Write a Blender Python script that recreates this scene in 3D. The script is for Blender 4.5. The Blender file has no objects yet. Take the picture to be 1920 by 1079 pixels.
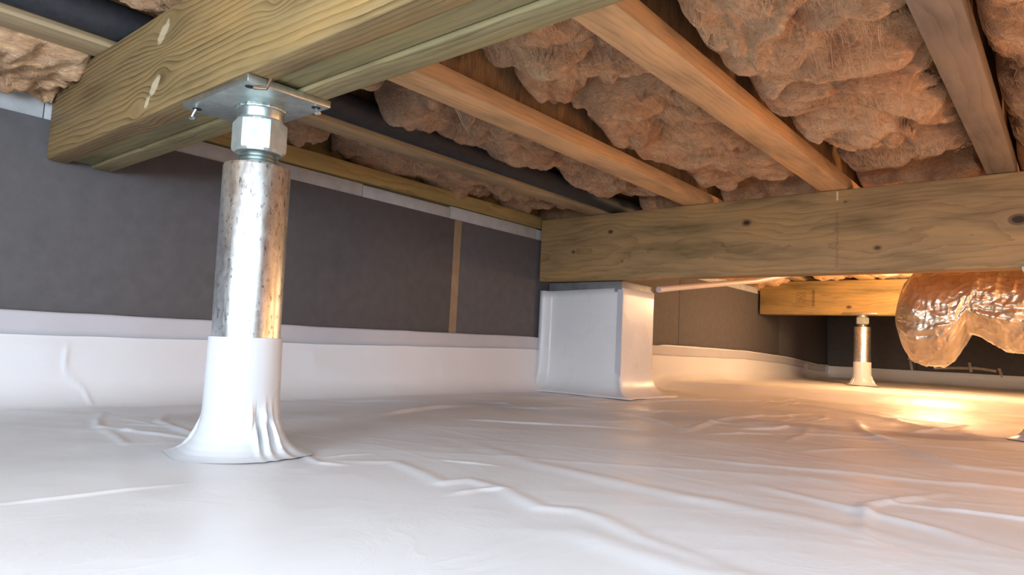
import bpy, bmesh, math, random
import numpy as np
from mathutils import Vector, Matrix
random.seed(4)
SC = bpy.context.scene
COL = SC.collection

# ------------------------------------------------------------------ camera
CAM_H = 0.156
FPX = 1261.794
cam = bpy.data.cameras.new('camera'); camo = bpy.data.objects.new('camera', cam); COL.objects.link(camo)
cam.sensor_fit = 'HORIZONTAL'; cam.sensor_width = 36.0; cam.lens = 36.0*FPX/1920.0
cam.clip_start = 0.01; cam.clip_end = 50
def _ray(u, v): return Vector(((u-960.0)/FPX, -(v-539.5)/FPX, -1.0)).normalized()
_Y = _ray(2025, 700); _X = -_ray(-540, 573); _Z = _X.cross(_Y)
M3 = Matrix((_X, _Y, _Z))
camo.matrix_world = Matrix.Translation((0, 0, CAM_H)) @ M3.to_4x4()
SC.camera = camo

# ------------------------------------------------------------------ world, lights, exposure
w = bpy.data.worlds.new('world'); SC.world = w; w.use_nodes = True
w.node_tree.nodes['Background'].inputs[0].default_value = (0.75, 0.8, 0.9, 1)
w.node_tree.nodes['Background'].inputs[1].default_value = 0.05
def area(name, loc, target, sx, sy, energy, color):
    l = bpy.data.lights.new(name, 'AREA'); l.shape = 'RECTANGLE'; l.size = sx; l.size_y = sy
    l.energy = energy; l.color = color
    o = bpy.data.objects.new(name, l); COL.objects.link(o); o.location = loc
    o.rotation_euler = (Vector(target)-Vector(loc)).to_track_quat('-Z', 'Y').to_euler()
    return o
def point(name, loc, r, energy, color):
    l = bpy.data.lights.new(name, 'POINT'); l.shadow_soft_size = r; l.energy = energy; l.color = color
    o = bpy.data.objects.new(name, l); COL.objects.link(o); o.location = loc; return o
area('camera_flash', (-0.34, -0.62, 0.27), (-0.95, 1.0, 0.3), 0.30, 0.18, 7.0, (0.80, 0.90, 1.0))
area('rear_fill', (0.40, -1.0, 0.36), (-0.5, 1.3, 0.28), 1.7, 0.45, 34.0, (0.72, 0.85, 1.0))  # added wide fill behind the camera, evens out the brightness
area('overhead_fill', (0.12, 0.02, 0.595), (-0.75, 1.05, 0.0), 0.7, 0.35, 6.4, (0.70, 0.86, 1.0))  # added unseen fill under the joists, brightens the floor from above
point('far_work_lamp', (-0.50, 3.56, 0.50), 0.09, 30.0, (1.0, 0.63, 0.32))
point('middle_work_lamp', (0.44, 2.26, 0.365), 0.035, 18.0, (1.0, 0.52, 0.23))
point('near_work_lamp', (0.36, 1.15, 0.24), 0.04, 5.5, (1.0, 0.46, 0.18))
SC.view_settings.view_transform = 'Standard'; SC.view_settings.look = 'None'
SC.view_settings.exposure = 0.12; SC.view_settings.gamma = 1.0
SC.view_settings.use_curve_mapping = False

# ------------------------------------------------------------------ numpy noise
_rng = np.random.RandomState(7)
_perm = _rng.permutation(4096); _val = _rng.uniform(-1, 1, 4096)
def _h(ix, iy, iz):
    a = _perm[ix & 4095]; b = _perm[(a+iy) & 4095]; return _val[_perm[(b+iz) & 4095]]
def noise3(x, y, z):
    x = np.asarray(x, float); y = np.asarray(y, float)+x*0; z = np.asarray(z, float)+x*0
    xi = np.floor(x).astype(int); yi = np.floor(y).astype(int); zi = np.floor(z).astype(int)
    fx = x-xi; fy = y-yi; fz = z-zi
    fx = fx*fx*fx*(fx*(fx*6-15)+10); fy = fy*fy*fy*(fy*(fy*6-15)+10); fz = fz*fz*fz*(fz*(fz*6-15)+10)
    r = 0
    for dx in (0, 1):
        for dy in (0, 1):
            for dz in (0, 1):
                r = r+_h(xi+dx, yi+dy, zi+dz)*(fx if dx else 1-fx)*(fy if dy else 1-fy)*(fz if dz else 1-fz)
    return r
def fbm(x, y, z, o=4, g=0.5):
    r = 0; a = 1.0
    for i in range(o):
        r = r+a*noise3(x+i*17.3, y-i*9.1, z+i*5.7); x = x*2.03; y = y*2.03; z = z*2.03; a *= g
    return r
def ridged(x, y, z, o=4, g=0.5):
    r = 0; a = 1.0
    for i in range(o):
        n = 1-np.abs(noise3(x+i*17.3, y-i*9.1, z+i*5.7))*1.6; r = r+a*n*np.abs(n)
        x = x*2.03; y = y*2.03; z = z*2.03; a *= g
    return r
def sst(a, b, x):
    t = np.clip((x-a)/(b-a), 0, 1); return t*t*(3-2*t)

# ------------------------------------------------------------------ object helpers
def link(name, me, mat=None, parent=None, label=None):
    o = bpy.data.objects.new(name, me); COL.objects.link(o)
    if mat is not None: me.materials.append(mat)
    if parent is not None: o.parent = parent
    if label: o['label'] = label
    return o
def thing(name, label, cat, loc=(0, 0, 0), group=None):
    o = bpy.data.objects.new(name, None); COL.objects.link(o); o.location = loc
    o.empty_display_size = 0.05
    o['label'] = label; o['category'] = cat
    if group: o['group'] = group
    return o
def tag(o, label, cat, group=None):
    o['label'] = label; o['category'] = cat
    if group: o['group'] = group
    return o
def struct(o): o['kind'] = 'structure'; return o
def bm_obj(name, bm, mat, parent=None, label=None, smooth=True, angle=40):
    me = bpy.data.meshes.new(name); bmesh.ops.recalc_face_normals(bm, faces=bm.faces[:])
    bm.to_mesh(me); bm.free()
    if smooth:
        for p in me.polygons: p.use_smooth = True
        me.set_sharp_from_angle(angle=math.radians(angle))
    return link(name, me, mat, parent, label)
def box_bm(x0, x1, y0, y1, z0, z1, bev=0.0, bm=None, seg=2, cuts=0):
    bm2 = bmesh.new()
    r = bmesh.ops.create_cube(bm2, size=1.0)
    for v in bm2.verts:
        v.co = Vector(((x0+x1)/2+v.co.x*(x1-x0), (y0+y1)/2+v.co.y*(y1-y0), (z0+z1)/2+v.co.z*(z1-z0)))
    if bev > 0: bmesh.ops.bevel(bm2, geom=bm2.edges[:], offset=bev, segments=seg, profile=0.5, affect='EDGES')
    if bm is None: return bm2
    me = bpy.data.meshes.new('t'); bm2.to_mesh(me); bm2.free(); bm.from_mesh(me); bpy.data.meshes.remove(me)
    return bm
def box(name, x0, x1, y0, y1, z0, z1, mat, parent=None, bev=0.0015, label=None):
    return bm_obj(name, box_bm(x0, x1, y0, y1, z0, z1, bev), mat, parent, label, angle=30)
def lathe_bm(prof, n=48, bm=None, rf=None, caps=True):
    bm = bm or bmesh.new(); rings = []
    for k, (r, z) in enumerate(prof):
        ring = []
        for i in range(n):
            a = 2*math.pi*i/n; rr = rf(r, z, a) if rf else r
            ring.append(bm.verts.new((rr*math.cos(a), rr*math.sin(a), z)))
        rings.append(ring)
    for k in range(len(rings)-1):
        for i in range(n):
            bm.faces.new((rings[k][i], rings[k][(i+1) % n], rings[k+1][(i+1) % n], rings[k+1][i]))
    if caps:
        bm.faces.new(rings[0][::-1]); bm.faces.new(rings[-1])
    return bm
def tube_bm(pts, r, n=10, bm=None):
    bm = bm or bmesh.new(); pts = [Vector(p) for p in pts]; rings = []
    up = Vector((0, 0, 1))
    for i, p in enumerate(pts):
        t = (pts[min(i+1, len(pts)-1)]-pts[max(i-1, 0)]).normalized()
        a = t.cross(up)
        if a.length < 1e-3: a = t.cross(Vector((0, 1, 0)))
        a.normalize(); b = t.cross(a); rr = r[i] if isinstance(r, (list, tuple)) else r
        rings.append([bm.verts.new(p+a*rr*math.cos(2*math.pi*k/n)+b*rr*math.sin(2*math.pi*k/n)) for k in range(n)])
    for i in range(len(rings)-1):
        for k in range(n):
            bm.faces.new((rings[i][k], rings[i][(k+1) % n], rings[i+1][(k+1) % n], rings[i+1][k]))
    bm.faces.new(rings[0]); bm.faces.new(rings[-1][::-1])
    return bm
def grid_mesh(name, P, mat, parent=None, label=None, closed_u=False):
    """P: (nu, nv, 3) array"""
    nu, nv = P.shape[:2]
    me = bpy.data.meshes.new(name)
    idx = np.arange(nu*nv).reshape(nu, nv)
    if closed_u: idx = np.vstack([idx, idx[:1]])
    q = np.stack([idx[:-1, :-1], idx[1:, :-1], idx[1:, 1:], idx[:-1, 1:]], -1).reshape(-1, 4)
    me.vertices.add(nu*nv); me.vertices.foreach_set('co', P.reshape(-1).astype(np.float32))
    me.loops.add(q.size); me.loops.foreach_set('vertex_index', q.reshape(-1).astype(np.int32))
    me.polygons.add(len(q)); me.polygons.foreach_set('loop_start', np.arange(0, q.size, 4, dtype=np.int32))
    me.polygons.foreach_set('use_smooth', np.ones(len(q), bool))
    me.update(calc_edges=True); me.validate()
    return link(name, me, mat, parent, label)

# ------------------------------------------------------------------ materials
class NT:
    def __init__(s, name):
        s.m = bpy.data.materials.new(name); s.m.use_nodes = True; s.t = s.m.node_tree
        s.b = s.t.nodes['Principled BSDF']
    def n(s, typ, **kw):
        nd = s.t.nodes.new(typ)
        for k, v in kw.items():
            if k.startswith('i_'):
                nd.inputs[k[2:].replace('_', ' ')].default_value = v
            else: setattr(nd, k, v)
        return nd
    def l(s, a, b): s.t.links.new(a, b)
    def set(s, **kw):
        for k, v in kw.items(): s.b.inputs[k.replace('_', ' ')].default_value = v
    def math(s, op, a, b=None, c=None):
        nd = s.t.nodes.new('ShaderNodeMath'); nd.operation = op
        for i, v in enumerate((a, b, c)):
            if v is None: continue
            if isinstance(v, (int, float)): nd.inputs[i].default_value = v
            else: s.l(v, nd.inputs[i])
        return nd.outputs[0]
    def coord(s, scale=(1, 1, 1), loc=(0, 0, 0), rot=(0, 0, 0)):
        tc = s.n('ShaderNodeTexCoord'); mp = s.n('ShaderNodeMapping')
        mp.inputs['Scale'].default_value = scale; mp.inputs['Location'].default_value = loc; mp.inputs['Rotation'].default_value = rot
        s.l(tc.outputs['Object'], mp.inputs[0]); return mp.outputs[0]
    def noise(s, vec, scale, detail=4, rough=0.55, dist=0.0):
        nd = s.n('ShaderNodeTexNoise'); nd.inputs['Scale'].default_value = scale; nd.inputs['Detail'].default_value = detail
        nd.inputs['Roughness'].default_value = rough; nd.inputs['Distortion'].default_value = dist
        s.l(vec, nd.inputs['Vector']); return nd.outputs['Fac']
    def ramp(s, fac, stops):
        nd = s.n('ShaderNodeValToRGB'); e = nd.color_ramp.elements
        while len(e) < len(stops): e.new(0.5)
        for k, (p, c) in enumerate(stops): e[k].position = p; e[k].color = (*c, 1) if len(c) == 3 else c
        s.l(fac, nd.inputs[0]); return nd.outputs[0]
    def mix(s, fac, a, b, typ='MIX'):
        nd = s.n('ShaderNodeMix', data_type='RGBA', blend_type=typ)
        for sock, v in ((nd.inputs[0], fac), (nd.inputs[6], a), (nd.inputs[7], b)):
            if isinstance(v, (int, float)): sock.default_value = v
            elif isinstance(v, tuple): sock.default_value = (*v, 1) if len(v) == 3 else v
            else: s.l(v, sock)
        return nd.outputs[2]
    def bump(s, h, strength=0.5, dist=0.002, prev=None):
        nd = s.n('ShaderNodeBump'); nd.inputs['Strength'].default_value = strength; nd.inputs['Distance'].default_value = dist
        s.l(h, nd.inputs['Height'])
        if prev is not None: s.l(prev, nd.inputs['Normal'])
        s.l(nd.outputs[0], s.b.inputs['Normal']); return nd.outputs[0]

def wood(name, light, mid, dark, axis='X', knots=(), ring=(0.0, 0.30), freq=60, contrast=1.0, distort=0.02, stamps=(), pale=(), rough=0.62, bump=0.4, green=0.0, seed=0.0):
    """growth-ring timber; grain runs along `axis`; knots: (along, height, size, darkness)"""
    s = NT(name); tc = s.n('ShaderNodeTexCoord'); sp = s.n('ShaderNodeSeparateXYZ'); s.l(tc.outputs['Object'], sp.inputs[0])
    if axis == 'X': a, t, z = sp.outputs[0], sp.outputs[1], sp.outputs[2]
    else: a, t, z = sp.outputs[1], sp.outputs[0], sp.outputs[2]
    zz = z; kmask = None; kring = None
    for (ka, kz, ks, kd) in knots:
        da = s.math('SUBTRACT', a, ka); dz = s.math('SUBTRACT', z, kz)
        da2 = s.math('POWER', s.math('DIVIDE', da, ks*2.2), 2.0); dz2 = s.math('POWER', s.math('DIVIDE', dz, ks*1.3), 2.0)
        e = s.math('EXPONENT', s.math('MULTIPLY', s.math('ADD', da2, dz2), -1.0))
        zz = s.math('ADD', zz, s.math('MULTIPLY', s.math('MULTIPLY', e, dz), -1.25))
        c2 = s.math('ADD', s.math('POWER', s.math('DIVIDE', da, ks*0.62), 2.0), s.math('POWER', s.math('DIVIDE', dz, ks*0.42), 2.0))
        core = s.math('MULTIPLY', s.math('EXPONENT', s.math('MULTIPLY', s.math('POWER', c2, 2.0), -1.0)), kd)
        kmask = core if kmask is None else s.math('MAXIMUM', kmask, core)
        rg = s.math('MULTIPLY', s.math('EXPONENT', s.math('MULTIPLY', s.math('POWER', s.math('SUBTRACT', c2, 1.6), 2.0), -2.0)), kd)
        kring = rg if kring is None else s.math('MAXIMUM', kring, rg)
    cb = s.n('ShaderNodeCombineXYZ'); s.l(s.math('MULTIPLY', a, 1.0), cb.inputs[0]); s.l(t, cb.inputs[1]); s.l(zz, cb.inputs[2])
    mp = s.n('ShaderNodeMapping'); mp.inputs['Scale'].default_value = (2.2, 9, 9); mp.inputs['Location'].default_value = (seed, seed*1.7, -seed)
    s.l(cb.outputs[0], mp.inputs[0])
    low = s.noise(mp.outputs[0], 1.0, 2, 0.5)
    # rings about a distant pith line
    tt = s.math('SUBTRACT', t, ring[0]); z2 = s.math('SUBTRACT', zz, ring[1])
    rr = s.math('SQRT', s.math('ADD', s.math('POWER', tt, 2.0), s.math('POWER', z2, 2.0)))
    rr = s.math('ADD', rr, s.math('MULTIPLY', s.math('SUBTRACT', low, 0.5), distort*5))
    mpd = s.n('ShaderNodeMapping'); mpd.inputs['Scale'].default_value = (9, 30, 30); s.l(cb.outputs[0], mpd.inputs[0])
    rr = s.math('ADD', rr, s.math('MULTIPLY', s.math('SUBTRACT', s.noise(mpd.outputs[0], 1.0, 3, 0.6), 0.5), distort*0.9))
    rr = s.math('ADD', rr, s.math('MULTIPLY', a, 0.018))
    ph = s.math('FRACT', s.math('MULTIPLY', rr, freq))
    saw = s.math('POWER', ph, 2.2)
    mpc = s.n('ShaderNodeMapping'); mpc.inputs['Scale'].default_value = (5, 45, 45); mpc.inputs['Location'].default_value = (seed, 1, 2); s.l(cb.outputs[0], mpc.inputs[0])
    cr_ = s.n('ShaderNodeMapRange'); s.l(s.noise(mpc.outputs[0], 1.0, 3, 0.6), cr_.inputs[0]); cr_.inputs[1].default_value = 0.35; cr_.inputs[2].default_value = 0.62; cr_.inputs[3].default_value = 0.35
    saw = s.math('MULTIPLY', saw, cr_.outputs[0])
    mpf = s.n('ShaderNodeMapping'); mpf.inputs['Scale'].default_value = (14, 260, 260); s.l(cb.outputs[0], mpf.inputs[0])
    fine = s.noise(mpf.outputs[0], 1.0, 3, 0.6)
    mpb = s.n('ShaderNodeMapping'); mpb.inputs['Scale'].default_value = (3.5, 14, 18); mpb.inputs['Location'].default_value = (seed*3, 4, 1); s.l(cb.outputs[0], mpb.inputs[0])
    blot = s.noise(mpb.outputs[0], 1.0, 3, 0.55)
    base = s.ramp(saw, [(0.0, light), (0.45, mid), (1.0, dark)])
    base = s.mix(1.0-contrast, base, mid) if contrast < 1 else base
    base = s.mix(s.math('MULTIPLY', s.math('SUBTRACT', fine, 0.35), 0.75), base, tuple(c*0.62 for c in mid))
    bl = s.ramp(blot, [(0.32, (0.60, 0.62, 0.58)), (0.5, (1, 1, 1)), (0.7, (1.25, 1.17, 1.0))])
    base = s.mix(1.0, base, bl, 'MULTIPLY')
    if green > 0:
        g2 = s.ramp(s.noise(mpb.outputs[0], 0.6, 2, 0.5), [(0.4, (1, 1, 1)), (0.62, (0.86, 1.0, 0.80))])
        base = s.mix(green, base, s.mix(1.0, base, g2, 'MULTIPLY'))
    if kmask is not None:
        base = s.mix(s.math('MINIMUM', s.math('MULTIPLY', kring, 0.5), 1.0), base, tuple(c*0.45 for c in dark))
        base = s.mix(s.math('MINIMUM', kmask, 1.0), base, (0.045, 0.022, 0.012))
    for (pa, pz, ra, rz_) in pale:       # pale torn resin patches beside the knots
        q = s.math('ADD', s.math('POWER', s.math('DIVIDE', s.math('SUBTRACT', a, pa), ra), 2.0), s.math('POWER', s.math('DIVIDE', s.math('ADD', s.math('SUBTRACT', z, pz), s.math('MULTIPLY', s.math('SUBTRACT', a, pa), -0.5)), rz_), 2.0))
        q = s.math('ADD', q, s.math('MULTIPLY', s.math('SUBTRACT', s.noise(tc.outputs['Object'], 60, 2, 0.5), 0.5), 2.5))
        pm = s.n('ShaderNodeMapRange'); s.l(q, pm.inputs[0]); pm.inputs[1].default_value = 1.1; pm.inputs[2].default_value = 0.5
        base = s.mix(s.math('MULTIPLY', pm.outputs[0], 0.75), base, (0.60, 0.50, 0.33))
    for (sa, sz, wa, wz, col, amt, dots) in stamps:     # faded mill marks
        m = s.math('MULTIPLY', s.math('LESS_THAN', s.math('ABSOLUTE', s.math('SUBTRACT', a, sa)), wa), s.math('LESS_THAN', s.math('ABSOLUTE', s.math('SUBTRACT', z, sz)), wz))
        if dots:
            ck = s.n('ShaderNodeTexNoise'); ck.inputs['Scale'].default_value = dots; ck.inputs['Detail'].default_value = 0; s.l(tc.outputs['Object'], ck.inputs['Vector'])
            m = s.math('MULTIPLY', m, s.math('GREATER_THAN', ck.outputs['Fac'], 0.5))
        base = s.mix(s.math('MULTIPLY', m, amt), base, col)
    s.l(base, s.b.inputs['Base Color']); s.set(Roughness=rough)
    s.b.inputs['Specular IOR Level'].default_value = 0.3
    h = s.math('ADD', s.math('MULTIPLY', saw, -0.7), s.math('MULTIPLY', fine, 0.5))
    s.bump(h, bump, 0.0015)
    return s.m

def plain(name, col, rough=0.6, metal=0.0, nscale=0, namt=0.15, bump=0.0, bscale=200, coat=0, bdist=0.001):
    s = NT(name); s.set(Roughness=rough, Metallic=metal)
    v = s.coord()
    if nscale:
        c = s.ramp(s.noise(v, nscale, 5, 0.6), [(0.3, tuple(x*(1-namt) for x in col)), (0.7, tuple(min(1, x*(1+namt)) for x in col))])
        s.l(c, s.b.inputs['Base Color'])
    else: s.b.inputs['Base Color'].default_value = (*col, 1)
    if bump: s.bump(s.noise(v, bscale, 4, 0.6), bump, bdist)
    if coat: s.b.inputs['Coat Weight'].default_value = coat; s.b.inputs['Coat Roughness'].default_value = 0.15
    return s.m

def liner_mat(name, col=(0.79, 0.81, 0.84), rough=0.40, bump=0.11, wrinkle=True):
    s = NT(name); s.set(Roughness=rough); s.b.inputs['Specular IOR Level'].default_value = 0.4
    v = s.coord((1, 1, 1))
    c = s.ramp(s.noise(v, 1.6, 3, 0.5), [(0.35, tuple(x*0.94 for x in col)), (0.65, tuple(min(1, x*1.04) for x in col))])
    s.l(c, s.b.inputs['Base Color'])
    rv = s.ramp(s.noise(v, 7, 3, 0.5), [(0.3, (rough*0.75,)*3), (0.7, (min(1, rough*1.3),)*3)])
    s.l(rv, s.b.inputs['Roughness'])
    if wrinkle:
        v2 = s.coord((7, 3.2, 7), rot=(0, 0, 0.5)); n1 = s.noise(v2, 1.6, 6, 0.55, 1.4)
        r1 = s.math('ABSOLUTE', s.math('SUBTRACT', n1, 0.5))
        r1 = s.math('MINIMUM', s.math('MULTIPLY', r1, 12.0), 1.0)
        v3 = s.coord((22, 34, 26), rot=(0, 0, -0.2)); n2 = s.noise(v3, 1.0, 4, 0.55, 0.8)
        h = s.math('ADD', s.math('MULTIPLY', r1, -0.35), s.math('MULTIPLY', n2, 0.5))
        s.bump(h, bump, 0.004)
    return s.m

M = {}
TAN = ((0.29, 0.195, 0.088), (0.215, 0.136, 0.056), (0.072, 0.040, 0.017))
g1k = [(0.50, 0.128, 0.020, 0.25), (0.497, 0.048, 0.017, 0.55), (0.42, 0.014, 0.016, 0.12), (0.80, 0.078, 0.014, 0.3), (1.05, 0.10, 0.02, 0.4)]
M['g1_face'] = wood('treated_pine_coarse', *TAN, knots=g1k, ring=(0.10, -0.06), freq=150, distort=0.005, bump=0.9, green=0.2, seed=1.3, pale=((0.490, 0.117, 0.019, 0.013), (0.478, 0.040, 0.018, 0.012), (0.80, 0.088, 0.012, 0.008), (0.455, 0.020, 0.010, 0.007)))
M['g1_mid'] = wood('treated_pine_middle', (0.27, 0.225, 0.12), (0.215, 0.175, 0.085), (0.12, 0.088, 0.04), ring=(0.3, 0.15), freq=110, distort=0.012, contrast=0.8, green=0.35, seed=4.1, bump=0.5)
M['g1_back'] = wood('treated_pine_back', (0.29, 0.235, 0.125), (0.235, 0.185, 0.09), (0.13, 0.09, 0.042), ring=(-0.3, 0.1), freq=90, distort=0.015, contrast=0.8, green=0.35, seed=7.7, bump=0.5)
g2k = [(0.294, 0.161, 0.013, 1.0), (0.146, 0.100, 0.011, 0.9), (0.755, 0.155, 0.016, 1.2), (1.097, 0.062, 0.012, 0.9), (1.388, 0.112, 0.022, 1.5), (0.342, 0.06, 0.008, 0.4), (1.02, 0.19, 0.006, 0.6)]
M['g2'] = wood('treated_pine_smooth', (0.42, 0.27, 0.13), (0.355, 0.22, 0.10), (0.24, 0.14, 0.06), knots=g2k, ring=(0.06, 0.09), freq=75, distort=0.02, contrast=0.75, green=0.15, seed=2.2, bump=0.25,
               stamps=((1.0, 0.09, 0.004, 0.075, (0.16, 0.10, 0.04), 0.5, 260), (1.0, 0.208, 0.0022, 0.012, (0.75, 0.66, 0.5), 0.8, 0)))
M['g2b'] = wood('treated_pine_smooth_back', (0.42, 0.27, 0.13), (0.355, 0.22, 0.10), (0.24, 0.14, 0.06), ring=(0.06, 0.2), freq=75, contrast=0.6, seed=9.2, bump=0.25)
b3k = [(0.50, 0.043, 0.02, 0.9)]
M['g3'] = wood('treated_pine_far', (0.44, 0.30, 0.13), (0.36, 0.24, 0.095), (0.24, 0.15, 0.06), knots=b3k, ring=(0.06, 0.3), freq=60, contrast=0.6, seed=5.2, bump=0.2,
               stamps=((0.24, 0.10, 0.028, 0.035, (0.10, 0.06, 0.03), 0.45, 130), (0.31, 0.095, 0.008, 0.05, (0.08, 0.05, 0.03), 0.5, 0)))
M['flange'] = wood('spruce_flange', (0.78, 0.50, 0.27), (0.70, 0.43, 0.21), (0.50, 0.27, 0.12), axis='Y', knots=[(1.6, 0.0, 0.012, 0.4), (2.9, 0.0, 0.012, 0.5)], ring=(0.2, 0.3), freq=120, contrast=0.6, distort=0.01, seed=3.3, bump=0.25)
M['flange_grey'] = wood('weathered_spruce_flange', (0.30, 0.24, 0.19), (0.25, 0.195, 0.15), (0.17, 0.125, 0.09), axis='Y', ring=(0.2, 0.3), freq=90, contrast=0.5, distort=0.01, seed=6.3, bump=0.25)
M['flange_tan'] = wood('aged_spruce_flange', (0.44, 0.33, 0.20), (0.37, 0.27, 0.155), (0.26, 0.175, 0.10), axis='Y', ring=(0.2, 0.3), freq=110, contrast=0.6, distort=0.01, seed=8.3, bump=0.3)
M['sill'] = wood('treated_sill', (0.44, 0.33, 0.14), (0.36, 0.26, 0.10), (0.22, 0.15, 0.05), axis='Y', ring=(0.2, 0.1), freq=90, contrast=0.7, distort=0.015, seed=1.9, bump=0.3)
# oriented strand board web
s = NT('strand_board'); v = s.coord((60, 55, 14)); vo = s.n('ShaderNodeTexVoronoi'); vo.inputs['Scale'].default_value = 1.0; s.l(v, vo.inputs['Vector'])
v2 = s.coord((300, 260, 30))
c = s.mix(0.5, s.ramp(vo.outputs['Color'], [(0.2, (0.24, 0.135, 0.06)), (0.8, (0.42, 0.27, 0.13))]), s.ramp(s.noise(v2, 1.0, 4, 0.6), [(0.35, (0.16, 0.08, 0.035)), (0.65, (0.44, 0.28, 0.14))]))
s.l(c, s.b.inputs['Base Color']); s.set(Roughness=0.75); s.bump(s.noise(v2, 1.0, 4, 0.6), 0.6, 0.001); M['osb'] = s.m
# fibreglass
def glass_wool(name, a, b, c):
    s = NT(name); v = s.coord((1, 1, 1)); n1 = s.noise(v, 9, 5, 0.62, 0.8)
    v2 = s.coord((34, 14, 60), rot=(0.2, 0.1, 0.5)); n2 = s.noise(v2, 1.6, 6, 0.68, 2.2)
    col = s.ramp(n1, [(0.30, a), (0.5, b), (0.72, c)])
    col = s.mix(1.0, col, s.ramp(n2, [(0.28, (0.62, 0.55, 0.50)), (0.5, (1, 1, 1)), (0.75, (1.22, 1.18, 1.12))]), 'MULTIPLY')
    s.l(col, s.b.inputs['Base Color']); s.set(Roughness=0.95); s.b.inputs['Specular IOR Level'].default_value = 0.15
    s.b.inputs['Sheen Weight'].default_value = 0.25; s.b.inputs['Sheen Roughness'].default_value = 0.6
    v3 = s.coord((160, 60, 220), rot=(0.3, 0, -0.4)); n3 = s.noise(v3, 1.0, 5, 0.7, 1.2)
    h = s.math('ADD', s.math('MULTIPLY', n2, 1.0), s.math('MULTIPLY', n3, 0.35))
    s.bump(h, 0.9, 0.010); return s.m
M['wool'] = glass_wool('fibreglass_pink_brown', (0.44, 0.20, 0.08), (0.76, 0.43, 0.21), (0.92, 0.64, 0.38))
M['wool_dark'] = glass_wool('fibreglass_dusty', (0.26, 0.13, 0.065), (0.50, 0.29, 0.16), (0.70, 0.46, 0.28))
M['fibre'] = plain('glass_fibre_wisps', (0.85, 0.56, 0.33), 0.7, nscale=12, namt=0.3)
M['liner'] = liner_mat('white_vapour_barrier')
M['liner_smooth'] = liner_mat('white_vapour_barrier_taut', (0.60, 0.615, 0.635), 0.27, 0.15, False)
M['wrap'] = liner_mat('white_vapour_barrier_wrap', (0.80, 0.81, 0.82), 0.3, 0.15, False)
M['tape'] = plain('lavender_white_tape', (0.55, 0.555, 0.60), 0.4, nscale=5, namt=0.06)
M['panel'] = plain('grey_foam_board', (0.105, 0.099, 0.103), 0.75, nscale=30, namt=0.12, bump=0.4, bscale=420)
M['seam'] = plain('tan_seam_tape', (0.30, 0.21, 0.13), 0.5, nscale=20, namt=0.15)
M['concrete'] = plain('pale_concrete', (0.46, 0.47, 0.48), 0.85, nscale=25, namt=0.12, bump=0.5, bscale=150)
M['pad'] = plain('grey_galvanised_pad', (0.22, 0.23, 0.235), 0.5, 0.3, nscale=30, namt=0.2)
M['foam_pipe'] = plain('black_foam_sleeve', (0.022, 0.023, 0.028), 0.6, nscale=60, namt=0.3, bump=0.5, bscale=500)
M['pvc'] = plain('white_plastic_pipe', (0.72, 0.66, 0.66), 0.4)
M['strip'] = plain('pale_metal_strip', (0.62, 0.52, 0.42), 0.4, nscale=30, namt=0.2)
M['dark'] = plain('dark_void', (0.01, 0.01, 0.01), 0.8)
M['subfloor'] = M['osb']
# galvanised steel
s = NT('galvanised_steel'); s.set(Metallic=1.0, Roughness=0.30)
v = s.coord((1, 1, 1)); vo = s.n('ShaderNodeTexVoronoi'); vo.inputs['Scale'].default_value = 140; s.l(v, vo.inputs['Vector'])
s.l(s.mix(0.5, s.ramp(vo.outputs['Color'], [(0.2, (0.74, 0.76, 0.77)), (0.8, (0.88, 0.90, 0.90))]), s.ramp(s.noise(v, 45, 4, 0.6), [(0.35, (0.62, 0.64, 0.65)), (0.55, (0.88, 0.90, 0.90))])), s.b.inputs['Base Color'])
vs = s.coord((60, 60, 14)); vp = s.coord((90, 90, 40), rot=(0.3, 0.2, 0)); sp_ = s.ramp(s.noise(vp, 2.2, 4, 0.7), [(0.34, (0.35, 0.36, 0.36)), (0.44, (1, 1, 1))])
lk = s.b.inputs['Base Color'].links[0].from_socket; s.l(s.mix(1.0, lk, sp_, 'MULTIPLY'), s.b.inputs['Base Color'])
rr_ = s.ramp(s.noise(vs, 2.0, 5, 0.65, 1.0), [(0.35, (0.30,)*3), (0.7, (0.44,)*3)]); s.l(rr_, s.b.inputs['Roughness'])
vb = s.coord((30, 30, 9), rot=(0.5, 0, 0)); s.bump(s.noise(vb, 3.0, 4, 0.5, 1.0), 0.10, 0.001); M['galv'] = s.m
M['zinc'] = plain('zinc_plated_steel', (0.52, 0.59, 0.58), 0.36, 1.0, nscale=60, namt=0.15, bump=0.2, bscale=120)
M['zinc_dull'] = plain('dull_zinc_plate', (0.46, 0.49, 0.46), 0.58, 0.75, nscale=60, namt=0.15, bump=0.3, bscale=160)
M['rust'] = plain('rusty_nail_steel', (0.22, 0.14, 0.09), 0.5, 0.7, nscale=150, namt=0.4)
# foil duct wrap
s = NT('crinkled_foil_wrap'); s.set(Metallic=0.85, Roughness=0.36); s.b.inputs['Base Color'].default_value = (0.72, 0.66, 0.58, 1)
v = s.coord((1, 1, 1)); n = s.noise(v, 9, 3, 0.5, 1.2); r1 = s.math('MINIMUM', s.math('MULTIPLY', s.math('ABSOLUTE', s.math('SUBTRACT', n, 0.5)), 9.0), 1.0)
s.l(s.ramp(s.noise(v, 9, 3, 0.5), [(0.3, (0.60, 0.47, 0.33)), (0.7, (0.80, 0.68, 0.52))]), s.b.inputs['Base Color'])
s.bump(r1, 0.4, 0.004); s.b.inputs['Coat Weight'].default_value = 0.25; s.b.inputs['Coat Roughness'].default_value = 0.1
M['foil'] = s.m

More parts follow.
